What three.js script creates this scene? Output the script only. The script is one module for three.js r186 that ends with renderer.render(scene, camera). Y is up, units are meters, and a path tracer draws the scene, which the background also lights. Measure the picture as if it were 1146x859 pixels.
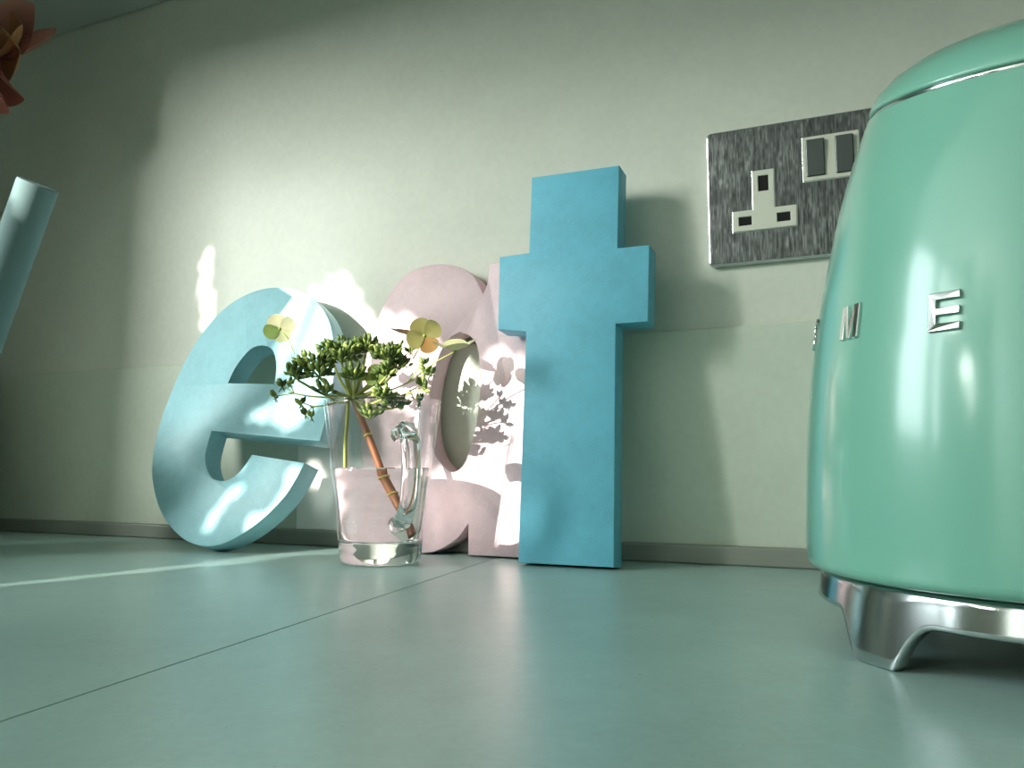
import * as THREE from 'three';
import { RoundedBoxGeometry } from 'three/addons/geometries/RoundedBoxGeometry.js';
import { mergeGeometries, mergeVertices, toCreasedNormals } from 'three/addons/utils/BufferGeometryUtils.js';
import { RectAreaLightUniformsLib } from 'three/addons/lights/RectAreaLightUniformsLib.js';

// ---------------------------------------------------------------- camera, light, exposure
const scene = new THREE.Scene();
const camera = new THREE.PerspectiveCamera(2 * Math.atan(429.5 / 920) * 180 / Math.PI, 1146 / 859, 0.02, 60);
camera.position.set(0, 0.0592, 0.526);
camera.rotation.order = 'YXZ';
camera.rotation.set(5.803 * Math.PI / 180, 24.155 * Math.PI / 180, 0);

const renderer = new THREE.WebGLRenderer({ antialias: true });
renderer.toneMapping = THREE.LinearToneMapping;
renderer.toneMappingExposure = 0.84;
renderer.shadowMap.enabled = true;
RectAreaLightUniformsLib.init();

scene.background = new THREE.Color().setRGB(0.80, 0.98, 1.0);
scene.backgroundIntensity = 3;

// low sun through the small window in the front wall
const SUN = { x: 0.46, y: 0.30 };                       // sideways and downwards travel per metre towards the wall
const sun = new THREE.DirectionalLight(new THREE.Color().setRGB(1.0, 0.97, 0.88), 11.5);
sun.position.set(-0.33 - SUN.x * 4, 0.1 + SUN.y * 4, 4.03);
sun.target.position.set(-0.33, 0.1, 0.03);
sun.castShadow = true;
sun.shadow.mapSize.set(4096, 4096);
Object.assign(sun.shadow.camera, { left: -2, right: 2, top: 2, bottom: -2, near: 0.1, far: 9 });
scene.add(sun, sun.target);

// soft daylight from the sky in the side window
const WIN = { x: -2.2, z0: 1.68, z1: 2.58, y0: 0.45, y1: 1.55 };
const WIN3 = { x: -2.2, z0: 0.60, z1: 1.27, y0: 0.36, y1: 1.70 }, ADDED_WIN4 = { x: -2.2, z0: 1.36, z1: 1.62, y0: 0.36, y1: 1.70 };  // the slim last one is added for a second highlight on the kettle
for (const w of [WIN, WIN3, ADDED_WIN4]) {
  const k = new THREE.RectAreaLight(w === WIN ? new THREE.Color().setRGB(0.96, 1.0, 0.94) : new THREE.Color().setRGB(0.85, 0.97, 1.0), w === WIN ? 62 : 10, w.z1 - w.z0 - 0.1, w.y1 - w.y0 - 0.1);
  k.position.set(w.x + 0.02, (w.y0 + w.y1) / 2, (w.z0 + w.z1) / 2);
  k.lookAt(0, (w.y0 + w.y1) / 2, (w.z0 + w.z1) / 2);
  scene.add(k);
}

// ---------------------------------------------------------------- helpers
let seed = 20240611;
const rnd = () => { seed |= 0; seed = (seed + 0x6d2b79f5) | 0; let t = Math.imul(seed ^ (seed >>> 15), 1 | seed); t = (t + Math.imul(t ^ (t >>> 7), 61 | t)) ^ t; return ((t ^ (t >>> 14)) >>> 0) / 4294967296; };
const rr = (a, b) => a + (b - a) * rnd();
const V = (x, y, z) => new THREE.Vector3(x, y, z);
const mm = (a) => V(a[0] / 1000, a[1] / 1000, a[2] / 1000);
const col = (r, g, b) => new THREE.Color().setRGB(r, g, b);
const taken = {};
function numbered(n) { const k = taken[n] = (taken[n] ?? -1) + 1; return k ? n + '_' + String(k).padStart(3, '0') : n; }
function mesh(name, geo, mat, parent) { const m = new THREE.Mesh(geo, mat); m.name = name; if (parent) parent.add(m); return m; }
function tag(o, label, category, group) { o.userData.label = label; o.userData.category = category; if (group) o.userData.group = group; return o; }
function thing(name, label, category, pos = [0, 0, 0], group) { const g = new THREE.Group(); g.name = numbered(name); g.position.set(...pos); scene.add(g); return tag(g, label, category, group); }
function struct(name, geo, mat, label) { const m = mesh(name, geo, mat, scene); m.userData.kind = 'structure'; if (label) { m.userData.label = label; m.userData.category = 'structure'; } return m; }
const box = (x0, x1, y0, y1, z0, z1) => new THREE.BoxGeometry(x1 - x0, y1 - y0, z1 - z0).translate((x0 + x1) / 2, (y0 + y1) / 2, (z0 + z1) / 2);
const rbox = (x0, x1, y0, y1, z0, z1, r = 0.002) => new RoundedBoxGeometry(x1 - x0, y1 - y0, z1 - z0, 3, r).translate((x0 + x1) / 2, (y0 + y1) / 2, (z0 + z1) / 2);
const merge = (l) => mergeGeometries(l.map((g) => { const h = g.index ? g.toNonIndexed() : g.clone(); for (const k of Object.keys(h.attributes)) if (!['position', 'normal', 'uv'].includes(k)) h.deleteAttribute(k); return h; }));
function tube(pts, r, seg = 24, rad = 8, r2) {
  const c = new THREE.CatmullRomCurve3(pts), g = new THREE.TubeGeometry(c, seg, 1, rad), p = g.attributes.position, q = V(0, 0, 0);
  for (let i = 0; i <= seg; i++) { const t = i / seg, o = c.getPointAt(t), R = r2 === undefined ? r : r + (r2 - r) * t; for (let j = 0; j <= rad; j++) { const k = i * (rad + 1) + j; q.fromBufferAttribute(p, k).sub(o).multiplyScalar(R).add(o); p.setXYZ(k, q.x, q.y, q.z); } }
  return g;
}
const lathe = (pts, n = 64) => new THREE.LatheGeometry(pts.map(([r, y]) => new THREE.Vector2(r, y)), n);

// textures: value noise that tiles
function noiseTex(size, paint, srgb, rx = 1, ry = 1) {
  const d = new Uint8Array(size * size * 4);
  for (let y = 0; y < size; y++) for (let x = 0; x < size; x++) { const c = paint(x, y); const k = (y * size + x) * 4; d[k] = c[0]; d[k + 1] = c[1]; d[k + 2] = c[2]; d[k + 3] = 255; }
  const t = new THREE.DataTexture(d, size, size); t.wrapS = t.wrapT = THREE.RepeatWrapping; t.magFilter = THREE.LinearFilter; t.minFilter = THREE.LinearMipmapLinearFilter; t.generateMipmaps = true;
  if (srgb) t.colorSpace = THREE.SRGBColorSpace; t.repeat.set(rx, ry); t.needsUpdate = true; return t;
}
function lattice(n, m = n) { const a = new Float32Array(n * m); for (let i = 0; i < a.length; i++) a[i] = rnd(); return (u, v) => { u = (u % 1 + 1) % 1 * n; v = (v % 1 + 1) % 1 * m; const x = Math.floor(u), y = Math.floor(v), s = (t) => t * t * (3 - 2 * t), fx = s(u - x), fy = s(v - y), g = (i, j) => a[(j % m) * n + (i % n)]; return (g(x, y) * (1 - fx) + g(x + 1, y) * fx) * (1 - fy) + (g(x, y + 1) * (1 - fx) + g(x + 1, y + 1) * fx) * fy; }; }
const n8 = lattice(8), n32 = lattice(32), n128 = lattice(128), n200 = lattice(200), streak = lattice(170, 10), streak2 = lattice(90, 28);
const mottled = (base, amp) => (x, y) => { const u = x / 512, v = y / 512, k = 1 + amp * ((n8(u, v) - 0.5) * 0.8 + (n32(u, v) - 0.5) * 0.6 + (n200(u, v) - 0.5) * 0.8); return base.map((c) => Math.max(0, Math.min(255, c * k))); };
const T = {
  worktop: noiseTex(512, (x, y) => { const c = mottled([236, 246, 242], 0.05)(x, y); return n200(x / 512, y / 512) > 0.985 ? c.map((v) => v * 0.82) : c; }, true, 3, 3),
  wall: noiseTex(512, mottled([240, 242, 236], 0.03), true, 1.6, 1.6),
  paint: noiseTex(512, mottled([250, 250, 250], 0.06), true, 7, 7),
  grain: noiseTex(512, (x, y) => { const v = 128 + 127 * (0.6 * (n128(x / 512, y / 512) - 0.5) + 0.8 * (n200(x / 512, y / 512) - 0.5)); return [v, v, v]; }, false, 9, 9),
  brushed: noiseTex(512, (x, y) => { const u = x / 512, v = y / 512, s = 0.25 + 0.75 * (0.6 * streak(u, v) + 0.4 * streak2(u, v)) * (0.75 + 0.5 * n8(u, v)); const k = 70 + 150 * Math.pow(s, 1.3); return [k, k, k * 1.0]; }, true, 1, 1),
  brushedRough: noiseTex(512, (x, y) => { const k = 90 + 120 * streak(x / 512, y / 512); return [k, k, k]; }, false, 1, 1),
};
const std = (o) => new THREE.MeshStandardMaterial(o), phy = (o) => new THREE.MeshPhysicalMaterial(o);
const M = {
  wall: phy({ color: col(0.82, 0.82, 0.76), map: T.wall, roughness: 0.55, clearcoat: 0.06, clearcoatRoughness: 0.2 }),
  upstand: phy({ color: col(0.74, 0.79, 0.70), map: T.wall, roughness: 0.5, clearcoat: 0.06, clearcoatRoughness: 0.2 }),
  strip: std({ color: col(0.34, 0.35, 0.32), roughness: 0.45, metalness: 0.25, map: T.wall }),
  worktop: phy({ color: col(0.43, 0.56, 0.54), map: T.worktop, roughness: 0.33, bumpMap: T.grain, bumpScale: 0.00004 }),
  room: std({ color: col(0.30, 0.32, 0.29), roughness: 0.8 }),
  ceiling: std({ color: col(0.40, 0.41, 0.39), roughness: 0.9 }),
  floor: std({ color: col(0.12, 0.10, 0.08), roughness: 0.6 }),
  cabinet: std({ color: col(0.45, 0.49, 0.45), roughness: 0.5 }),
  frame: std({ color: col(0.82, 0.84, 0.82), roughness: 0.5 }),
  pane: phy({ color: 0xffffff, transmission: 1, thickness: 0, roughness: 0, ior: 1.45 }),
  blueE: phy({ color: col(0.36, 0.67, 0.75), map: T.paint, roughness: 0.48, bumpMap: T.grain, bumpScale: 0.00008 }),
  pinkA: phy({ color: col(0.84, 0.61, 0.65), map: T.paint, roughness: 0.5, bumpMap: T.grain, bumpScale: 0.00008 }),
  blueT: phy({ color: col(0.16, 0.55, 0.72), map: T.paint, roughness: 0.5, bumpMap: T.grain, bumpScale: 0.00008 }),
  mint: phy({ color: col(0.225, 0.54, 0.415), roughness: 0.3, clearcoat: 1, clearcoatRoughness: 0.14 }),
  chrome: std({ color: col(0.72, 0.73, 0.73), metalness: 1, roughness: 0.07 }),
  chromeBase: std({ color: col(0.60, 0.62, 0.62), metalness: 1, roughness: 0.15 }),
  darkGap: std({ color: col(0.02, 0.025, 0.022), roughness: 0.7 }),
  steel: std({ color: col(0.55, 0.57, 0.57), metalness: 1, roughness: 0.75, map: T.brushed, roughnessMap: T.brushedRough }),
  steelEdge: std({ color: col(0.7, 0.72, 0.7), metalness: 1, roughness: 0.25 }),
  rocker: std({ color: col(0.13, 0.14, 0.14), metalness: 0.85, roughness: 0.3 }),
  plastic: std({ color: col(0.74, 0.73, 0.62), roughness: 0.4 }),
  hole: std({ color: col(0.01, 0.01, 0.01), roughness: 0.9 }),
  card: std({ color: col(0.86, 0.87, 0.82), roughness: 0.7 }),
  glassThin: phy({ color: 0xffffff, transmission: 1, thickness: 0, roughness: 0, ior: 1.5 }),
  glass: phy({ color: 0xffffff, transmission: 1, thickness: 0.01, roughness: 0, ior: 1.5 }),
  water: phy({ color: 0xffffff, transmission: 1, thickness: 0.05, roughness: 0, ior: 1.33 }),
  stemBrown: std({ color: col(0.30, 0.095, 0.03), roughness: 0.5 }),
  stemNode: std({ color: col(0.55, 0.45, 0.12), roughness: 0.6 }),
  stemGreen: std({ color: col(0.38, 0.42, 0.10), roughness: 0.6 }),
  bud: std({ color: col(0.085, 0.16, 0.025), roughness: 0.55 }),
  budLight: std({ color: col(0.22, 0.33, 0.05), roughness: 0.55 }),
  petalCream: phy({ color: col(0.55, 0.50, 0.29), roughness: 0.8, transmission: 0.3, thickness: 0, side: THREE.DoubleSide }),
  petalOlive: phy({ color: col(0.20, 0.19, 0.045), roughness: 0.8, transmission: 0.3, thickness: 0, side: THREE.DoubleSide }),
  petalAmber: phy({ color: col(0.27, 0.15, 0.03), roughness: 0.8, transmission: 0.3, thickness: 0, side: THREE.DoubleSide }),
  petalPale: phy({ color: col(0.52, 0.52, 0.27), roughness: 0.8, transmission: 0.3, thickness: 0, side: THREE.DoubleSide }),
  petalGreen: phy({ color: col(0.15, 0.22, 0.04), roughness: 0.8, transmission: 0.3, thickness: 0, side: THREE.DoubleSide }),
  tulipPink: phy({ color: col(0.62, 0.28, 0.22), roughness: 0.7, transmission: 0.2, thickness: 0, side: THREE.DoubleSide }),
  tulipOrange: phy({ color: col(0.52, 0.24, 0.10), roughness: 0.7, transmission: 0.2, thickness: 0, side: THREE.DoubleSide }),
  tulipRed: phy({ color: col(0.50, 0.15, 0.11), roughness: 0.7, transmission: 0.2, thickness: 0, side: THREE.DoubleSide }),
  leaf: phy({ color: col(0.09, 0.24, 0.04), roughness: 0.6, side: THREE.DoubleSide }),
  tubeBlue: std({ color: col(0.17, 0.26, 0.26), roughness: 0.85 }),
  ceramic: phy({ color: col(0.7, 0.7, 0.64), roughness: 0.35 }),
  soil: std({ color: col(0.06, 0.045, 0.03), roughness: 1 }),
  foliage: std({ color: col(0.07, 0.16, 0.04), roughness: 0.65, side: THREE.DoubleSide }),
};

// ---------------------------------------------------------------- room
const RX0 = -2.2, RX1 = 3.0, RZ1 = 2.7, RY0 = -0.9, RY1 = 1.75, TH = 0.1;
const JY = 0.1476;                                     // top of the upstand
function wallUV(g, s = 1) { const p = g.attributes.position, n = g.attributes.normal, u = g.attributes.uv; for (let i = 0; i < p.count; i++) { const a = Math.abs(n.getX(i)), b = Math.abs(n.getY(i)); if (a > 0.7) u.setXY(i, p.getZ(i) * s, p.getY(i) * s); else if (b > 0.7) u.setXY(i, p.getX(i) * s, p.getZ(i) * s); else u.setXY(i, p.getX(i) * s, p.getY(i) * s); } return g; }
struct('wall_back', wallUV(box(RX0 - TH, RX1 + TH, RY0, RY1, -TH, 0)), M.wall, 'pale smooth kitchen wall behind the letters');
struct('floor', box(RX0 - TH, RX1 + TH, RY0 - TH, RY0, -TH, RZ1 + TH), M.floor, 'dark kitchen floor below the worktop');
struct('ceiling', box(RX0 - TH, RX1 + TH, RY1, RY1 + TH, -TH, RZ1 + TH), M.ceiling, 'pale kitchen ceiling');
struct('wall_right', box(RX1, RX1 + TH, RY0, RY1, 0, RZ1), M.room, 'pale kitchen wall on the right');
// side wall with the large window
const openings = [WIN3, ADDED_WIN4, WIN];
struct('wall_left', merge([box(RX0 - TH, RX0, RY0, RY1, 0, WIN3.z0), ...openings.flatMap((w, i) => [box(RX0 - TH, RX0, RY0, RY1, w.z1, openings[i + 1]?.z0 ?? RZ1), box(RX0 - TH, RX0, RY0, w.y0, w.z0, w.z1), box(RX0 - TH, RX0, w.y1, RY1, w.z0, w.z1)])]), M.room, 'pale kitchen wall with the large windows');
// front wall with the small sunny window; its opening follows the beam that reaches the letters
const W2 = { x0: -1.82, x1: -1.38, y0: 0.67, y1: 1.10 };
struct('wall_front', merge([box(RX0 - TH, W2.x0, RY0, RY1, RZ1, RZ1 + TH), box(W2.x1, RX1 + TH, RY0, RY1, RZ1, RZ1 + TH), box(W2.x0, W2.x1, RY0, W2.y0, RZ1, RZ1 + TH), box(W2.x0, W2.x1, W2.y1, RY1, RZ1, RZ1 + TH)]), M.room, 'pale kitchen wall with the small sunny window');
{
  for (const [name, W, label] of [['window_1', WIN, 'large two light window at the far end of the left wall'], ['window_3', WIN3, 'tall window in the left wall beside the cupboard'], ['window_4', ADDED_WIN4, 'added slim window in the left wall for a second kettle highlight']]) {
    const w = new THREE.Group(); w.name = name; w.userData = { kind: 'structure', label, category: 'window' }; scene.add(w);
    const f = 0.04, x0 = RX0 - 0.07, x1 = RX0 - 0.03, zm = (W.z0 + W.z1) / 2, two = W === WIN;
    mesh('window_frame', merge([box(x0, x1, W.y0, W.y0 + f, W.z0, W.z1), box(x0, x1, W.y1 - f, W.y1, W.z0, W.z1), box(x0, x1, W.y0, W.y1, W.z0, W.z0 + f), box(x0, x1, W.y0, W.y1, W.z1 - f, W.z1), ...(two ? [box(x0, x1, W.y0, W.y1, zm - f / 2, zm + f / 2)] : [])]), M.frame, w);
    for (const [a, b] of two ? [[W.z0 + f, zm - f / 2], [zm + f / 2, W.z1 - f]] : [[W.z0 + f, W.z1 - f]]) mesh('pane', new THREE.PlaneGeometry(b - a, W.y1 - W.y0 - 2 * f).rotateY(Math.PI / 2).translate(RX0 - 0.05, (W.y0 + W.y1) / 2, (a + b) / 2), M.pane, w);
  }
  const v = new THREE.Group(); v.name = 'window_2'; v.userData = { kind: 'structure', label: 'small square window in the wall behind the camera', category: 'window' }; scene.add(v);
  const z0 = RZ1 + 0.03, z1 = RZ1 + 0.07, b = 0.012;
  mesh('window_frame', merge([box(W2.x0, W2.x1, W2.y0, W2.y0 + b, z0, z1), box(W2.x0, W2.x1, W2.y1 - b, W2.y1, z0, z1), box(W2.x0, W2.x0 + b, W2.y0, W2.y1, z0, z1), box(W2.x1 - b, W2.x1, W2.y0, W2.y1, z0, z1)]), M.frame, v);
  mesh('pane', new THREE.PlaneGeometry(W2.x1 - W2.x0 - 2 * b, W2.y1 - W2.y0 - 2 * b).translate((W2.x0 + W2.x1) / 2, (W2.y0 + W2.y1) / 2, RZ1 + 0.05), M.pane, v);
}
struct('trim_1', wallUV(rbox(-0.835, RX1, 0, JY, 0, 0.004, 0.0012)), M.upstand, 'low pale upstand panel along the foot of the wall');
struct('trim_2', rbox(-0.835, RX1, 0, 0.0118, 0.004, 0.010, 0.0015), M.strip, 'thin grey sealing strip between wall and worktop');

// worktop in two slabs with a fine joint between them
{
  const jx = (z) => -0.2383 + 0.1197 * z, g = 0.00035, zf = 0.62;
  const slab = (pts) => { const s = new THREE.Shape(pts.map(([x, z]) => new THREE.Vector2(x, -z))); const e = new THREE.ExtrudeGeometry(s, { depth: 0.037, bevelEnabled: true, bevelSize: 0.0003, bevelOffset: -0.0003, bevelThickness: 0.0003, bevelSegments: 2 }); e.rotateX(-Math.PI / 2).translate(0, -0.0373, 0); return e; };
  tag(mesh('worktop', slab([[-0.835, 0.0005], [jx(0) - g, 0.0005], [jx(zf) - g, zf], [-0.835, zf]]), M.worktop, scene), 'pale satin worktop slab under the letter e, left of the fine joint', 'worktop');
  tag(mesh('worktop_001', slab([[jx(0) + g, 0.0005], [RX1, 0.0005], [RX1, zf], [jx(zf) + g, zf]]), M.worktop, scene), 'pale satin worktop slab under the kettle, right of the fine joint', 'worktop');
  taken.worktop = 1;
  tag(mesh('base_cabinet', merge([rbox(-0.835, -0.3, -0.8, -0.039, 0.02, 0.58, 0.002), box(-0.835, -0.3, RY0, -0.8, 0.02, 0.52)]), M.cabinet, scene), 'plain pale base cabinet below the left part of the worktop', 'cabinet');
  tag(mesh('base_cabinet_001', merge([rbox(-0.297, RX1 - 0.002, -0.8, -0.039, 0.02, 0.58, 0.002), box(-0.297, RX1 - 0.002, RY0, -0.8, 0.02, 0.52)]), M.cabinet, scene), 'plain pale base cabinet below the right part of the worktop', 'cabinet');
}
{ // wall cabinet: only its underside shows at the top left corner
  const c = thing('wall_cabinet', 'pale wall cabinet whose underside shows in the top left corner', 'cabinet', [0, 0.486, 0]);
  mesh('body', merge([rbox(-0.835, 1.2, 0.0, 0.72, 0.001, 0.30, 0.002)]), M.cabinet, c);
  mesh('added_shade_rail', rbox(-0.835, 1.2, -0.045, -0.0002, 0.295, 0.32, 0.002), M.cabinet, c);  // added unseen rail that darkens the upper wall
  for (let i = 0; i < 4; i++) { const x0 = -0.835 + i * 0.52; const d = mesh('door', rbox(x0 + 0.002, x0 + 0.518, 0.002, 0.716, 0.301, 0.32, 0.002), M.cabinet, c); mesh('handle', rbox(x0 + 0.27, x0 + 0.32, 0.03, 0.04, 0.3205, 0.335, 0.002), M.chrome, d); }
}
{ // added unseen unit: shades the left part of the wall from the side window
  const c = thing('added_tall_cabinet', 'added unseen tall pale cupboard that shades the left part of the wall', 'cabinet', [0, RY0, 0]);
  mesh('body', rbox(-1.6, -0.84, 0.0, 2.36, 0.001, 0.34, 0.002), M.cabinet, c);
  for (const [y0, y1] of [[0.1, 1.2], [1.205, 2.35]]) { const d = mesh('door', rbox(-1.598, -0.842, y0, y1, 0.341, 0.36, 0.002), M.cabinet, c); mesh('handle', rbox(-0.90, -0.888, y0 + 0.4, y0 + 0.6, 0.3605, 0.38, 0.002), M.chrome, d); }
}

// ---------------------------------------------------------------- letters
const P2 = (a) => a.map(([x, y]) => new THREE.Vector2(x / 1000, y / 1000));
function smooth(pts, n) { return new THREE.SplineCurve(P2(pts)).getPoints(n ?? pts.length * 6); }
function letter(name, label, outline, holes, thick, mat, x, z, lean, lift) {
  const s = new THREE.Shape(outline); for (const h of holes) s.holes.push(new THREE.Path(h));
  let g = new THREE.ExtrudeGeometry(s, { depth: thick - 0.0012, bevelEnabled: true, bevelThickness: 0.0006, bevelSize: 0.0006, bevelOffset: -0.0006, bevelSegments: 2, curveSegments: 8 });
  g.translate(0, 0, -thick + 0.0006); g.deleteAttribute('normal'); g = toCreasedNormals(g, 0.5);
  const m = mesh(name, g, mat, scene); m.position.set(x, lift, z); m.rotation.x = -lean * Math.PI / 180; return tag(m, label, 'letter', 'freestanding letters spelling a word');
}
{
  const outer = [[67.5, 63.7], [62.9, 51.2], [56.6, 39.2], [44.9, 25.9], [31.2, 15.1], [17.2, 7.4], [3.5, 3.6], [-12.4, 4.4], [-28.7, 9.9], [-45.1, 20.3], [-58.4, 33.1], [-68.2, 47.2], [-73.8, 58.9], [-77.5, 73.7], [-79.3, 91.9], [-78.4, 110.5], [-75.1, 134.1], [-69.2, 156.5], [-60, 175.7], [-47.5, 191.4], [-31.4, 201.8], [-13.9, 206.8], [2.7, 207.2], [20, 204.1], [36, 197.4], [48.5, 187.9], [55.9, 180.3], [63.3, 169.5], [69.2, 156], [73.3, 143.2], [75.9, 129.9], [77.4, 115.5], [77.4, 100], [76.2, 79.3]];
  const mouth = [[-24.5, 88.8], [-24.9, 79.1], [-24, 69], [-20.1, 60.4], [-13.4, 53.4], [-5.5, 50.6], [3.1, 51.2], [10.3, 55.7], [15.2, 61.8], [19.3, 69.9]];
  const eye = [[-21.7, 126.4], [-19, 137.7], [-14.4, 146.8], [-7.7, 154.9], [0.6, 157.5], [8.9, 156.3], [15.4, 152.2], [20.5, 144.2], [23.7, 134], [24.6, 123.5]];
  letter('letter_e', 'pale blue wooden letter e leaning on the wall left of the glass mug', [...smooth(outer), ...smooth(mouth)], [smooth(eye)], 0.017, M.blueE, -0.43, 0.085, 17.11, 0.0016);
  const bowl = [[22.1, 178.9], [19.5, 184.3], [15.2, 191.4], [8.7, 197.1], [1.3, 200.9], [-8.9, 203.5], [-19.1, 204.3], [-29.4, 203.4], [-39.8, 199.8], [-48.7, 192.3], [-56.4, 182.5], [-63.7, 167.8], [-69.9, 150.7], [-74, 129.7], [-75.8, 103.4], [-73.5, 74.1], [-67.6, 48.4], [-59.1, 28.4], [-46.5, 12], [-31.6, 3.4], [-21.6, 1.3], [-14.5, 1.6], [-10.1, 2.6], [-1.2, 6.5], [7.5, 12.6], [15, 21.7]];
  const hole = [[4.7, 153.3], [-3, 149.7], [-10.8, 138.7], [-15.4, 123.7], [-17.7, 107.9], [-17.8, 92.2], [-15.9, 79.7], [-12, 68.5], [-5.4, 60.5], [2.4, 56.2], [11.1, 62.9], [18, 83.4], [20.9, 103.5], [21, 124.5], [18.5, 142], [12.8, 149.9]];
  const hc = new THREE.SplineCurve(P2([...hole, hole[0]])).getPoints(90).slice(0, -1);
  letter('letter_a', 'pale pink wooden letter a between the blue letters', [...smooth(bowl), ...P2([[15.3, 1.2], [64.5, 1.2], [61.7, 200.4], [27, 200.6], [26.2, 194], [25, 185.5]])], [hc], 0.0175, M.pinkA, -0.27, 0.03, 2.43, 0);
  letter('letter_t', 'deeper turquoise wooden letter t with square arms, the tallest letter', P2([[-24.3, 1.8], [36, 1.9], [34.3, 147.8], [54.5, 147.7], [54.8, 196.6], [34.5, 196.8], [34.6, 252.6], [-26, 253.5], [-25.6, 200.4], [-46.9, 199.8], [-45.6, 149.6], [-25.4, 147]]), [], 0.0165, M.blueT, -0.18, 0.062, 6.22, 0.0);
}
tag(mesh('card', rbox(-0.4155, -0.335, 0.0119, 0.112, 0.0045, 0.0075, 0.0006), M.card, scene), 'plain off-white card standing on the grey strip behind the letters', 'card');

// ---------------------------------------------------------------- double socket
{
  const g = thing('wall_socket', 'brushed steel double wall socket with cream inserts beside the kettle', 'socket', [-0.0225, 0.1863, 0]);
  const S = new THREE.Shape(), w = 0.0735, h = 0.0883, r = 0.004;
  S.moveTo(-w + r, 0); S.lineTo(w - r, 0); S.quadraticCurveTo(w, 0, w, r); S.lineTo(w, h - r); S.quadraticCurveTo(w, h, w - r, h); S.lineTo(-w + r, h); S.quadraticCurveTo(-w, h, -w, h - r); S.lineTo(-w, r); S.quadraticCurveTo(-w, 0, -w + r, 0);
  const pg = new THREE.ExtrudeGeometry(S, { depth: 0.0035, bevelEnabled: true, bevelThickness: 0.0015, bevelSize: 0.0012, bevelOffset: -0.0012, bevelSegments: 3 });
  { const p = pg.attributes.position, u = pg.attributes.uv; for (let i = 0; i < p.count; i++) u.setXY(i, (p.getX(i) + 0.08) / 0.09, p.getY(i) / 0.09); }
  mesh('plate', pg, [M.steel, M.steelEdge], g);
  mesh('back_box', rbox(-w + 0.002, w - 0.002, 0.002, h - 0.002, -0.0, 0.0006, 0.0003), M.darkGap, g).position.z = 0.0002;
  const holeAt = (s, x0, x1, y0, y1) => { const p = new THREE.Path(); p.moveTo(x0, y0); p.lineTo(x0, y1); p.lineTo(x1, y1); p.lineTo(x1, y0); p.closePath(); s.holes.push(p); };
  const tee = (cx, sub) => {
    const s = new THREE.Shape(P2([[-19.2, 0], [19.2, 0], [19.2, 13.2], [6.5, 13.2], [6.5, 38], [-6.5, 38], [-6.5, 13.2], [-19.2, 13.2]]));
    holeAt(s, -0.0031, 0.0031, 0.0245, 0.0345); holeAt(s, -0.0155, -0.0076, 0.0037, 0.0093); holeAt(s, 0.0076, 0.0155, 0.0037, 0.0093);
    const e = new THREE.ExtrudeGeometry(s, { depth: 0.0012, bevelEnabled: true, bevelThickness: 0.0004, bevelSize: 0.0005, bevelOffset: -0.0005, bevelSegments: 2 }).translate(cx, 0.0205, 0.0046);
    const rim = new THREE.ExtrudeGeometry(new THREE.Shape(P2([[-19.8, -0.6], [19.8, -0.6], [19.8, 13.8], [7.1, 13.8], [7.1, 38.6], [-7.1, 38.6], [-7.1, 13.8], [-19.8, 13.8]])), { depth: 0.0002, bevelEnabled: true, bevelThickness: 0.0003, bevelSize: 0.0003, bevelOffset: -0.0003, bevelSegments: 2 }).translate(cx, 0.0205, 0.0048);
    const m = mesh('socket_insert', e.translate(0, 0, 0.0003), M.plastic, g); mesh('insert_edge', rim, M.steelEdge, m);
    mesh('pin_slot', merge([box(cx - 0.003, cx + 0.003, 0.045, 0.055, 0.0044, 0.0056), box(cx - 0.0155, cx - 0.0076, 0.0242, 0.0298, 0.0044, 0.0056), box(cx + 0.0076, cx + 0.0155, 0.0242, 0.0298, 0.0044, 0.0056)]), M.hole, m);
  };
  tee(-0.0383); tee(0.0383);
  mesh('switch_edge', rbox(-0.0151, 0.0184, 0.0467, 0.0758, 0.0046, 0.0055, 0.0004), M.steelEdge, g);
  const sw = mesh('switch_frame', rbox(-0.0145, 0.0178, 0.0473, 0.0752, 0.0046, 0.0062, 0.0006), M.plastic, g); sw.position.x = 0.0;
  for (const [x0, x1] of [[-0.0125, -0.0018], [0.0043, 0.0146]]) { const k = mesh('rocker_switch', new RoundedBoxGeometry(x1 - x0, 0.0228, 0.0034, 3, 0.0007), M.rocker, g); k.position.set((x0 + x1) / 2, 0.0613, 0.0064); k.rotation.x = 0.07; }
}

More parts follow.
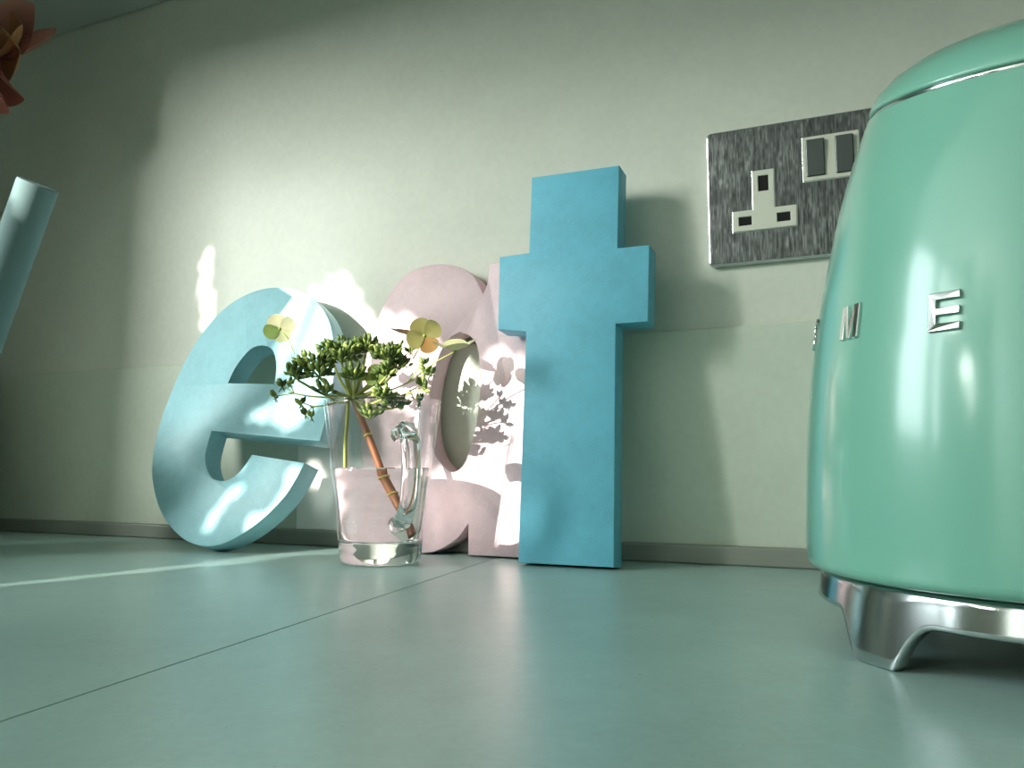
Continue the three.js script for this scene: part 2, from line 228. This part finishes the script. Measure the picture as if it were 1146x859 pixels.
// ---------------------------------------------------------------- glass mug with water
const MX = -0.2890, MZ = 0.0827;
{
  const g = thing('glass_mug', 'clear glass mug with a handle, holding the flower sprig in water', 'mug', [MX, 0.0002, MZ]);
  const ro = (y) => 0.0255 + (0.0372 - 0.0255) * Math.pow(Math.min(1, Math.max(0, (y - 0.006) / 0.094)), 1.05);
  const shell = [[0.0256, 0.006]];
  for (let i = 1; i <= 14; i++) { const y = 0.006 + i * 0.0918 / 14; shell.push([ro(y), y]); }
  shell.push([ro(0.0986), 0.0986], [0.0363, 0.0989], [0.0354, 0.0986]);
  for (let i = 13; i >= 2; i--) { const y = 0.006 + i * 0.094 / 14; shell.push([ro(y) - 0.0019, y]); }
  mesh('body', lathe(shell, 96), M.glassThin, g);
  mesh('thick_base', lathe([[0, 0.0012], [0.019, 0.0012], [0.0215, 0.0], [0.0236, 0.0006], [0.0251, 0.0028], [0.0255, 0.006], [0.0259, 0.010], [0.0262, 0.0132], [0.0256, 0.0142], [0.0236, 0.0139], [0.016, 0.0134], [0, 0.0132]], 96), M.glass, g);
  const d = V(0.767, 0, 0.642), pt = (r, y) => V(d.x * r, y, d.z * r);
  mesh('handle', tube([pt(0.0355, 0.0785), pt(0.041, 0.0805), pt(0.0500, 0.0790), pt(0.0555, 0.0710), pt(0.0565, 0.0580), pt(0.0550, 0.0450), pt(0.0500, 0.0340), pt(0.0410, 0.0275), pt(0.0315, 0.0255)], 0.0060, 60, 18, 0.0052), M.glass, g);
  mesh('rim', lathe([[0.0354, 0.0990], [0.0371, 0.0990], [0.0373, 0.1003], [0.0368, 0.1012], [0.0361, 0.1015], [0.0355, 0.1011], [0.0353, 0.1002], [0.0354, 0.0990]], 96), M.glassThin, g);
  const wl = 0.0583, wp = [[0, 0.0134], [0.016, 0.0136], [0.0216, 0.0141], [0.0238, 0.0152]];
  for (let y = 0.02; y < wl - 0.002; y += 0.005) wp.push([ro(y) - 0.0018, y]);
  wp.push([ro(wl) - 0.0018, wl + 0.0006], [ro(wl) - 0.0032, wl], [0, wl]);
  const w = mesh('water', lathe(wp, 96), M.water, scene); w.position.set(MX, 0.0002, MZ); tag(w, 'clear still water half filling the glass mug', 'water');
}

// ---------------------------------------------------------------- flower sprig
{
  const hub = mm([-311, 104, 84]);
  const g = thing('flower_sprig', 'cut sprig of green flower buds on a brown stem in the glass mug', 'flower', [hub.x, 0.016, hub.z]);
  const off = V(-hub.x, -0.016, -hub.z), L = (p) => p.clone().add(off), at = (a) => L(mm(a)), H = L(hub);
  const main = [at([-271.5, 18.5, 79]), at([-285.5, 47, 81]), at([-300.5, 81, 82.5]), H];
  const st = mesh('stem', tube(main, 0.0026, 40, 10, 0.0021), M.stemBrown, g);
  const mc = new THREE.CatmullRomCurve3(main);
  for (const t of [0.30, 0.42, 0.72]) { const p = mc.getPointAt(t), q = mc.getTangentAt(t); const n = mesh('node_ring', new THREE.TorusGeometry(0.0024, 0.0007, 8, 16), M.stemNode, st); n.position.copy(p); n.quaternion.setFromUnitVectors(V(0, 0, 1), q); }
  mesh('side_stem', tube([at([-311.5, 41, 89]), at([-313.5, 72, 88]), at([-313.5, 95, 86]), at([-318, 122, 80])], 0.0013, 24, 8, 0.0011), M.stemGreen, g);
  // bud shape: a pointed ovoid with a short stalk, along +y
  const budG = lathe([[0, 0.0030], [0.0004, 0.0024], [0.0011, 0.0012], [0.00125, 0.0002], [0.0009, -0.0009], [0.0003, -0.0014], [0.00022, -0.0050], [0, -0.0050]], 7);
  budG.deleteAttribute('uv');
  const up = V(0, 1, 0);
  function cluster(c, rad, n, flat = 0.75, dir = V(0, 1, 0)) {
    const parts = [];
    for (let i = 0; i < n; i++) {
      const v = V(rr(-1, 1), rr(-0.35, 1), rr(-1, 1)).normalize(), d = rr(0.35, 1), b = budG.clone();
      const s = rr(0.8, 1.3), q = new THREE.Quaternion().setFromUnitVectors(up, v.clone().add(V(0, 0.6, 0)).normalize());
      b.applyMatrix4(new THREE.Matrix4().compose(V(c.x + v.x * rad * d, c.y + v.y * rad * flat * d, c.z + v.z * rad * d), q, V(s, s, s)));
      const k = rnd(), cc = k < 0.5 ? [0.065, 0.11, 0.018] : k < 0.8 ? [0.14, 0.21, 0.035] : [0.30, 0.37, 0.08], a = new Float32Array(b.attributes.position.count * 3);
      for (let j = 0; j < a.length; j += 3) { a[j] = cc[0]; a[j + 1] = cc[1]; a[j + 2] = cc[2]; }
      b.setAttribute('color', new THREE.BufferAttribute(a, 3)); parts.push(b);
    }
    mesh('bud_cluster', mergeGeometries(parts), budMat, g);
  }
  const budMat = std({ color: 0xffffff, vertexColors: true, roughness: 0.5 });
  const ray = (a, b, r = 0.0008, bow = 0.006, from = H) => mesh('flower_stalk', tube([from, from.clone().lerp(b, 0.5).add(V(0, -bow * 0.6, 0)), b], r, 10, 6, r * 0.7), M.stemGreen, g);
  // position (mm), radius (mm), buds
  const heads = [[-335, 126, 93, 12, 60], [-341, 119, 101, 9, 34], [-326, 120, 99, 8, 26], [-318, 135, 84, 12, 60], [-339, 137, 70, 10, 40], [-309, 138, 74, 11, 46], [-297, 134, 70, 9, 34], [-288, 131, 82, 9, 36], [-281, 119, 92, 7, 22], [-288, 126, 69, 9, 30], [-282, 105, 95, 8, 28], [-284, 101, 80, 9, 30], [-294, 94, 90, 7, 20], [-318, 108, 103, 7, 20], [-303, 118, 95, 8, 26], [-310, 128, 98, 8, 24]];
  for (const [x, y, z, r, n] of heads) { const c = at([x + 8.6, y - 1.7, z + 12]); ray(H, c.clone().add(V(0, -r * 0.0004, 0)), 0.0011); cluster(c, r / 1000, Math.round(n * 1.3)); }
  // thin side twigs with a few buds each
  const twig = (pts, tips) => { const p = pts.map(at); mesh('flower_stalk', tube([H, ...p], 0.0008, 16, 6, 0.0004), M.stemGreen, g); for (const t of tips) { const q = at(t); mesh('flower_stalk', tube([p[p.length - 1].clone().lerp(p[Math.max(0, p.length - 2)], 0.25), q], 0.0004, 4, 5), M.stemGreen, g); cluster(q, 0.003, 5, 1); } };
  twig([[-335, 105, 95], [-352, 108, 98]], [[-362.7, 106, 98], [-357, 113, 98], [-351, 114, 98]]);
  twig([[-326, 99, 94], [-335, 98, 97]], [[-338, 94, 98], [-332, 92, 99], [-341, 101, 98]]);
  twig([[-285, 108, 82], [-266, 114, 83]], [[-257, 120, 83], [-253, 118, 84], [-260, 124, 83]]);
  twig([[-285, 104, 84], [-268, 105, 84]], [[-256, 108, 86], [-262, 101, 83], [-259, 111, 85]]);
  twig([[-290, 118, 78], [-283, 128, 75]], [[-275, 134, 73], [-279, 127, 74], [-283, 138, 73]]);
  // four-petalled sterile flowers
  function flower(c, normal, r, mats, from, spread = 4, cup = 0.25) {
    const f = new THREE.Group(); f.name = 'flower_head'; f.position.copy(at(c)); f.quaternion.setFromUnitVectors(V(0, 0, 1), normal.clone().normalize()); g.add(f);
    for (let i = 0; i < spread; i++) {
      const pg = new THREE.CircleGeometry(1, 20, 0, Math.PI * 2), p = pg.attributes.position;
      for (let k = 0; k < p.count; k++) { const x = p.getX(k), y = p.getY(k); const yy = (y + 1) / 2, wd = 0.62 * (0.55 + 0.45 * Math.min(1, yy * 1.6)); p.setXYZ(k, x * wd * r, (yy * 1.05 + 0.03) * r, (cup * yy * yy + 0.12 * x * x) * r); }
      pg.computeVertexNormals();
      const m = mesh('petal', pg, mats[i % mats.length], f); m.rotation.z = i * Math.PI * 2 / 4 + rr(-0.12, 0.12) + 0.5; m.position.z = (i % 2) * 0.0003;
    }
    mesh('flower_centre', new THREE.SphereGeometry(0.0011, 8, 6), M.budLight, f);
    const a = at(c), b = at(from); mesh('flower_stalk', tube([b, b.clone().lerp(a, 0.5).add(V(0.001, 0.001, 0)), a.clone().addScaledVector(normal.clone().normalize(), -0.0008)], 0.00045, 10, 5), M.stemGreen, g);
  }
  flower([-364.8, 151.5, 93], V(0.5, 0.25, 0.85), 0.0100, [M.petalCream, M.petalGreen, M.petalPale, M.petalCream], [-352, 134, 93], 4, 0.15);
  flower([-258.9, 141.5, 83], V(0.45, -0.05, 0.9), 0.0108, [M.petalOlive, M.petalOlive, M.petalAmber, M.petalOlive], [-270, 128, 78], 4, 0.1);
  flower([-274, 143.5, 77], V(0.25, 0.95, 0.15), 0.0115, [M.petalAmber, M.petalAmber, M.petalAmber], [-272, 131, 76], 4, 0.2);
  flower([-237, 131, 83], V(0.05, 1.0, 0.28), 0.0125, [M.petalPale], [-262, 118, 83], 4, 0.45);
  flower([-283, 115.5, 99], V(0.4, 0.1, 0.9), 0.0072, [M.petalGreen], [-286, 108, 92], 4, 0.1);
}

// ---------------------------------------------------------------- kettle
{
  const KX = 0.0582, KZ = 0.196, g = thing('electric_kettle', 'glossy mint green kettle with chrome letters and footed chrome base', 'kettle', [KX, 0, KZ]);
  const prof = [[0.0690, 0.0240], [0.0815, 0.0241], [0.0842, 0.0250], [0.0850, 0.0268], [0.0852, 0.0341], [0.0846, 0.0504], [0.0833, 0.0734], [0.0813, 0.0934], [0.0794, 0.1052], [0.0765, 0.1221], [0.0731, 0.1374], [0.0690, 0.1545], [0.0654, 0.1665], [0.0619, 0.1767], [0.0590, 0.1845], [0.0582, 0.1866], [0.0576, 0.1872], [0.0564, 0.1872]];
  const SEAM = 0.1872;
  const tilt = (th, y, r) => { const k = Math.max(0, (y - 0.07) / (SEAM - 0.07)); return -0.012 * (Math.cos(th) * (y > SEAM ? r / 0.0575 : 1) - 0.17) * Math.min(1, k * k); };
  const curve = (pts) => { const v = pts.map(([r, y]) => new THREE.Vector2(r, y)); const head = v.slice(0, 4), tail = v.slice(-3), mid = new THREE.SplineCurve(v.slice(3, -2)).getPoints(40); return [...head.slice(0, 3), ...mid, ...tail.slice(1)]; };
  const turned = (pts, n = 128) => { const q = new THREE.LatheGeometry(pts, n), p = q.attributes.position; for (let i = 0; i < p.count; i++) { const x = p.getX(i), y = p.getY(i), z = p.getZ(i); p.setY(i, y + tilt(Math.atan2(x, z), y, Math.hypot(x, z))); } const o = mergeVertices(q); o.computeVertexNormals(); return o; };
  mesh('body', turned(curve(prof)), M.mint, g);
  const v2 = (l) => l.map(([r, y]) => new THREE.Vector2(r, y));
  mesh('rim_band', turned(v2([[0.0560, 0.1870], [0.0566, 0.1874], [0.0566, 0.1886], [0.0560, 0.1890]])), M.chromeBase, g);
  const lid = mesh('lid', turned(v2([[0.0556, 0.1888], [0.0567, 0.1888], [0.0574, 0.1892], [0.0574, 0.1902], [0.0566, 0.1922], [0.0545, 0.1958], [0.0500, 0.2002], [0.0425, 0.2048], [0.0320, 0.2086], [0.0180, 0.2112], [0.0001, 0.2120]])), M.mint, g);
  // chrome base ring with feet
  const feet = [-49, 41, 131, 221].map((d) => d * Math.PI / 180), N = 360;
  const low = (th) => { let y = 0.0135; for (const f of feet) { const d = ((((th - f + Math.PI * 3) % (Math.PI * 2)) - Math.PI) * 180) / Math.PI; let q; if (d > 0) { const t = Math.min(1, Math.max(0, (d - 5.5) / 9)); q = 1 - Math.pow(1 - t, 2.4); } else { const t = Math.min(1, Math.max(0, (-d - 4.5) / 10)); q = t * t * (3 - 2 * t); } y = Math.min(y, 0.0135 * q); } return y; };
  const pos = [], idx = [], rows = 7;
  for (let i = 0; i <= N; i++) {
    const th = i / N * Math.PI * 2, yb = low(th), s = Math.sin(th), c = Math.cos(th), R = (y) => 0.0800 + 0.0040 * (0.0235 - y) / 0.0235;
    const put = (r, y) => pos.push(s * r, y, c * r);
    put(0.0770, 0.0236); put(0.0794, 0.0236); put(R(0.0222), 0.0224);
    for (let k = 1; k <= rows; k++) { const y = 0.0224 + (yb + 0.0008 - 0.0224) * k / rows; put(R(y), y); }
    put(R(yb) - 0.0010, yb + 0.0001); put(R(yb) - 0.0042, yb + 0.0001); put(R(yb) - 0.0048, yb + 0.0012); put(0.0765, 0.0232);
  }
  const W = rows + 7;
  for (let i = 0; i < N; i++) for (let k = 0; k < W - 1; k++) { const a = i * W + k, b = a + W; idx.push(a, a + 1, b, b, a + 1, b + 1); }
  const rg = new THREE.BufferGeometry(); rg.setAttribute('position', new THREE.Float32BufferAttribute(pos, 3)); rg.setIndex(idx); rg.computeVertexNormals();
  M.chromeBase.side = THREE.DoubleSide;
  mesh('base_ring', rg, M.chromeBase, g);
  mesh('base_plate', lathe([[0, 0.0150], [0.0740, 0.0150], [0.0765, 0.0165], [0.0765, 0.0242], [0.070, 0.0244], [0, 0.0244]], 64), M.darkGap, g);
  // chrome lettering round the belly
  const rAt = (y) => { for (let i = 4; i < prof.length - 1; i++) if (y <= prof[i + 1][1]) { const t = (y - prof[i][1]) / (prof[i + 1][1] - prof[i][1]); return prof[i][0] + t * (prof[i + 1][0] - prof[i][0]); } return 0.05; };
  const S = (l) => new THREE.Shape(P2(l));
  const arc = (cx, cy, r, a0, a1, n) => Array.from({ length: n + 1 }, (_, i) => { const a = (a0 + (a1 - a0) * i / n) * Math.PI / 180; return [cx + r * Math.cos(a), cy + r * Math.sin(a)]; });
  const band = (o, i) => [...o, ...i.reverse()];
  const shapes = {
    S: [S(band([...arc(0, 2.9, 2.9, 25, 270, 14), ...arc(0, -2.9, 0.8, 90, -150, 8)], [...arc(0, 2.9, 0.8, 25, 270, 14), ...arc(0, -2.9, 2.9, 90, -150, 14)]))],
    M: [S([[-4.6, -5.6], [-2.6, -5.6], [-2.6, 2.4], [-0.7, -5.6], [0.7, -5.6], [2.6, 2.4], [2.6, -5.6], [4.6, -5.6], [4.6, 5.6], [1.8, 5.6], [0, -1.6], [-1.8, 5.6], [-4.6, 5.6]])],
    E: [S([[-4.5, -5.7], [4.5, -5.7], [4.5, -3.5], [-2.1, -3.5], [-2.1, -1.1], [4.3, -1.1], [4.3, 1.1], [-2.1, 1.1], [-2.1, 3.5], [4.5, 3.5], [4.5, 5.7], [-4.5, 5.7]])],
    G: [S(band([...arc(0, 0, 5.7, 40, 360, 24)], [...arc(0, 0, 3.5, 40, 360, 24)])), S([[0.3, -1.1], [5.7, -1.1], [5.7, 1.1], [0.3, 1.1]])],
  };
  for (const [ch, deg, y] of [['S', -81, 0.1075], ['M', -55.6, 0.1062], ['E', -30.2, 0.1035], ['G', -4.8, 0.1015]]) {
    const th = deg * Math.PI / 180, e = merge(shapes[ch].map((s) => new THREE.ExtrudeGeometry(s, { depth: 0.0008, bevelEnabled: true, bevelThickness: 0.0002, bevelSize: 0.0002, bevelOffset: -0.0002, bevelSegments: 1 })));
    const p = e.attributes.position, sl = -0.155;
    for (let i = 0; i < p.count; i++) { const x = p.getX(i), yy = y + p.getY(i), z = p.getZ(i), r = rAt(yy) + 0.0001 + z, t = th + x / 0.079; p.setXYZ(i, Math.sin(t) * r, yy, Math.cos(t) * r); }
    e.computeVertexNormals(); mesh('chrome_letter', e, M.chrome, g).userData.label = 'raised chrome capital ' + ch;
  }
  // handle on the far right side
  const hd = (r, y) => V(Math.sin(1.75) * r, y, Math.cos(1.75) * r);
  mesh('handle', tube([hd(0.060, 0.172), hd(0.092, 0.182), hd(0.122, 0.165), hd(0.128, 0.120), hd(0.118, 0.075), hd(0.085, 0.055)], 0.009, 40, 14), M.mint, g);
}

// ---------------------------------------------------------------- things cut by the left edge
{
  const pot = thing('utensil_pot', 'cream ceramic utensil pot holding the pale blue tube', 'pot', [-0.622, 0, 0.185]);
  mesh('body', lathe([[0, 0.001], [0.046, 0.0], [0.049, 0.003], [0.050, 0.12], [0.0495, 0.1215], [0.047, 0.1215], [0.0465, 0.12], [0.0455, 0.006], [0, 0.005]], 64), M.ceramic, pot);
  const top = V(-0.4835, 0.242, 0.18), bot = V(-0.4835 - 0.46 * 0.2360, 0.0061, 0.18), ax = top.clone().sub(bot), len = ax.length();
  const k = thing('tube', 'pale blue straight tube leaning in at the left photo edge', 'tube', [bot.x - 0.004, bot.y + 0.009, bot.z]);
  k.quaternion.setFromUnitVectors(V(0, 1, 0), ax.normalize());
  mesh('shaft', lathe([[0, 0], [0.0115, 0.0], [0.0125, 0.001], [0.0125, len - 0.012], [0.0123, len - 0.0105], [0.0118, len - 0.010], [0, len - 0.010]], 40), M.tubeBlue, k);

  const vase = thing('flower_vase', 'cream vase holding the tulip, out of view on the left', 'vase', [-0.775, 0, 0.09]);
  mesh('body', lathe([[0, 0.001], [0.035, 0.0], [0.042, 0.01], [0.050, 0.06], [0.046, 0.11], [0.032, 0.15], [0.030, 0.17], [0.034, 0.18], [0.032, 0.18], [0.028, 0.17], [0.030, 0.15], [0.044, 0.11], [0.047, 0.06], [0.038, 0.012], [0, 0.006]], 48), M.ceramic, vase);
  const tl = thing('tulip', 'drooping pink and orange tulip bloom at the top left edge', 'flower', [-0.775, 0.008, 0.09]);
  const o = (x, y, z) => V(x + 0.775, y - 0.008, z - 0.09);
  mesh('stem', tube([o(-0.775, 0.012, 0.09), o(-0.774, 0.17, 0.09), o(-0.768, 0.37, 0.088), o(-0.738, 0.432, 0.084), o(-0.692, 0.424, 0.08)], 0.0036, 40, 8), M.stemGreen, tl);
  const c = o(-0.692, 0.424, 0.08);
  const petal = (dir, len2, wid, mat, bend, roll) => {
    const pg = new THREE.PlaneGeometry(1, 1, 8, 12), p = pg.attributes.position;
    for (let i = 0; i < p.count; i++) { const u = p.getX(i) * 2, v = p.getY(i) + 0.5, w = Math.pow(Math.max(0, Math.sin(Math.PI * Math.pow(Math.min(1, v * 0.96 + 0.03), 0.8))), 0.6); p.setXYZ(i, u * w * wid / 2, v * len2, bend * Math.sin(v * Math.PI) * len2 + 0.28 * u * u * w * wid); }
    pg.computeVertexNormals(); const m = mesh('petal', pg, mat, tl); m.position.copy(c); m.quaternion.setFromUnitVectors(V(0, 1, 0), dir.normalize()); m.rotateY(roll);
  };
  petal(V(0.80, 0.45, 0.1), 0.056, 0.046, M.tulipPink, -0.10, 0.3);
  petal(V(0.95, 0.12, 0.3), 0.050, 0.046, M.tulipOrange, -0.12, -0.5);
  petal(V(0.80, -0.30, 0.25), 0.052, 0.050, M.tulipOrange, -0.10, 0.1);
  petal(V(0.55, -0.75, 0.05), 0.066, 0.048, M.tulipRed, 0.10, 0.6);
  petal(V(0.45, -0.90, 0.15), 0.076, 0.046, M.tulipRed, 0.12, -0.2);
  petal(V(0.75, 0.40, -0.35), 0.050, 0.046, M.tulipPink, -0.1, 2.6);
  const leaf = (pts, w) => { const cv = new THREE.CatmullRomCurve3(pts), ps = [], ix = [], n = 16; for (let i = 0; i <= n; i++) { const t = i / n, q = cv.getPoint(t), k = w * Math.sin(Math.PI * Math.min(0.98, 0.12 + t * 0.86)); ps.push(q.x, q.y + k, q.z, q.x, q.y, q.z - 0.25 * w, q.x, q.y - k, q.z); if (i) { const a = (i - 1) * 3, b = i * 3; ix.push(a, a + 1, b, b, a + 1, b + 1, a + 1, a + 2, b + 1, b + 1, a + 2, b + 2); } } const lg = new THREE.BufferGeometry(); lg.setAttribute('position', new THREE.Float32BufferAttribute(ps, 3)); lg.setIndex(ix); lg.computeVertexNormals(); mesh('leaf', lg, M.leaf, tl); };
  leaf([o(-0.772, 0.19, 0.095), o(-0.765, 0.33, 0.115), o(-0.735, 0.395, 0.12), o(-0.655, 0.428, 0.115)], 0.0075);
  leaf([o(-0.770, 0.18, 0.095), o(-0.755, 0.28, 0.115), o(-0.72, 0.34, 0.12), o(-0.648, 0.385, 0.115)], 0.0095);
}

{ // added unseen bin: keeps the window light off the left end of the worktop
  const b = thing('added_shade_bin', 'added unseen pale green bin that shades the left end of the worktop', 'bread bin', [-0.75, 0, 0.46]);
  mesh('body', rbox(-0.075, 0.115, 0.0, 0.085, -0.13, 0.14, 0.012), M.cabinet, b);
  const l = mesh('lid', rbox(-0.078, 0.118, 0.0855, 0.118, -0.133, 0.143, 0.012), M.cabinet, b); mesh('knob', lathe([[0, 0], [0.006, 0], [0.006, 0.006], [0.012, 0.012], [0.010, 0.018], [0, 0.02]], 24).translate(0.02, 0.1182, 0.005), M.chrome, l);
}

// ---------------------------------------------------------------- added unseen plant: leaves placed to break the sun into patches
{
  const g = thing('added_dapple_plant', 'added unseen hanging plant with leaf gaps that shape the sun patches', 'plant', [-0.80, 0.66, 0.95]);
  mesh('pot', lathe([[0, 0], [0.06, 0], [0.08, 0.12], [0.082, 0.125], [0.076, 0.125], [0.072, 0.10], [0, 0.10]], 40), M.ceramic, g);
  mesh('soil', lathe([[0, 0.101], [0.072, 0.101], [0.072, 0.104], [0, 0.108]], 32), M.soil, g);
  for (let i = 0; i < 3; i++) { const a = i * 2.094; mesh('cord', tube([V(Math.cos(a) * 0.08, 0.122, Math.sin(a) * 0.08), V(0, 0.60, 0), V(0, RY1 - 0.66, 0)], 0.0015, 12, 5), M.soil, g); }
  // openings between the leaves, in millimetres where their light lands: [x, y, x2, y2, half width]
  const gaps = [[-540, 252, -535, 190, 2], [-404, 196, -382, 140, 19], [-378, 180, -372, 170, 8], [-362, 134, -353, 125, 12], [-404, 88, -398, 90, 4], [-374, 95, -355, 113, 11], [-412, 2, -400, 31, -1], [-354, 8, -346, 40, 6], [-411, 62, -405, 56, 2], [-330, 148, -298, 125, 22], [-236, 112, -232, 62, 24], [-300, 50, -240, 20, 10], [-262, 14, -226, 24, 10], [-309, -66, -330, -37, 1], [-330, -37, -373, 8, 3], [-373, 8, -300, -2, 0]];
  const inGap = (x, y, e) => gaps.some(([a, b, c, d, w]) => { const L = (c - a) ** 2 + (d - b) ** 2, t = L ? Math.max(0, Math.min(1, ((x - a) * (c - a) + (y - b) * (d - b)) / L)) : 0; return Math.hypot(x - a - t * (c - a), y - b - t * (d - b)) < w + e; });
  const proto = new THREE.BufferGeometry(); proto.setAttribute('position', new THREE.Float32BufferAttribute([0, -1, 0, 0.55, -0.25, 0.12, 0.5, 0.35, 0.1, 0, 1, 0, -0.5, 0.35, 0.1, -0.55, -0.25, 0.12, 0, 0.1, -0.05], 3)); proto.setIndex([6, 0, 1, 6, 1, 2, 6, 2, 3, 6, 3, 4, 6, 4, 5, 6, 5, 0]); proto.computeVertexNormals();
  const leaves = [], face = V(-SUN.x, SUN.y, 1).normalize(), s = 0.013;
  for (let i = 0; i < 13000; i++) {
    const x = rr(-630, -90), y = rr(-190, 330), z = rr(0.86, 1.04);
    if (inGap(x, y, 11)) continue;
    const p = V(x / 1000 - SUN.x * (z - 0.03), y / 1000 + SUN.y * (z - 0.03), z).sub(g.position);
    const q = new THREE.Quaternion().setFromUnitVectors(V(0, 0, 1), face.clone().add(V(rr(-0.5, 0.5), rr(-0.5, 0.5), 0)).normalize()).multiply(new THREE.Quaternion().setFromAxisAngle(V(0, 0, 1), rr(0, 6.28)));
    const k = s * rr(0.7, 1.2); leaves.push(proto.clone().applyMatrix4(new THREE.Matrix4().compose(p, q, V(k, k, k))));
  }
  const f = mesh('foliage', mergeGeometries(leaves), M.foliage, g); f.userData.kind = 'stuff';
  for (let i = 0; i < 9; i++) { const a = i * 0.7; mesh('vine', tube([V(Math.cos(a) * 0.05, 0.11, Math.sin(a) * 0.05), V(Math.cos(a) * 0.09, 0.10, Math.sin(a) * 0.07), V((i - 4) * 0.035, -0.08, rr(-0.05, 0.05)), V((i - 4) * 0.045, -0.36, rr(-0.05, 0.05))], 0.0015, 20, 5), M.stemGreen, g); }
}

scene.traverse((o) => { if (o.isMesh) { o.castShadow = true; o.receiveShadow = true; } });
renderer.render(scene, camera);
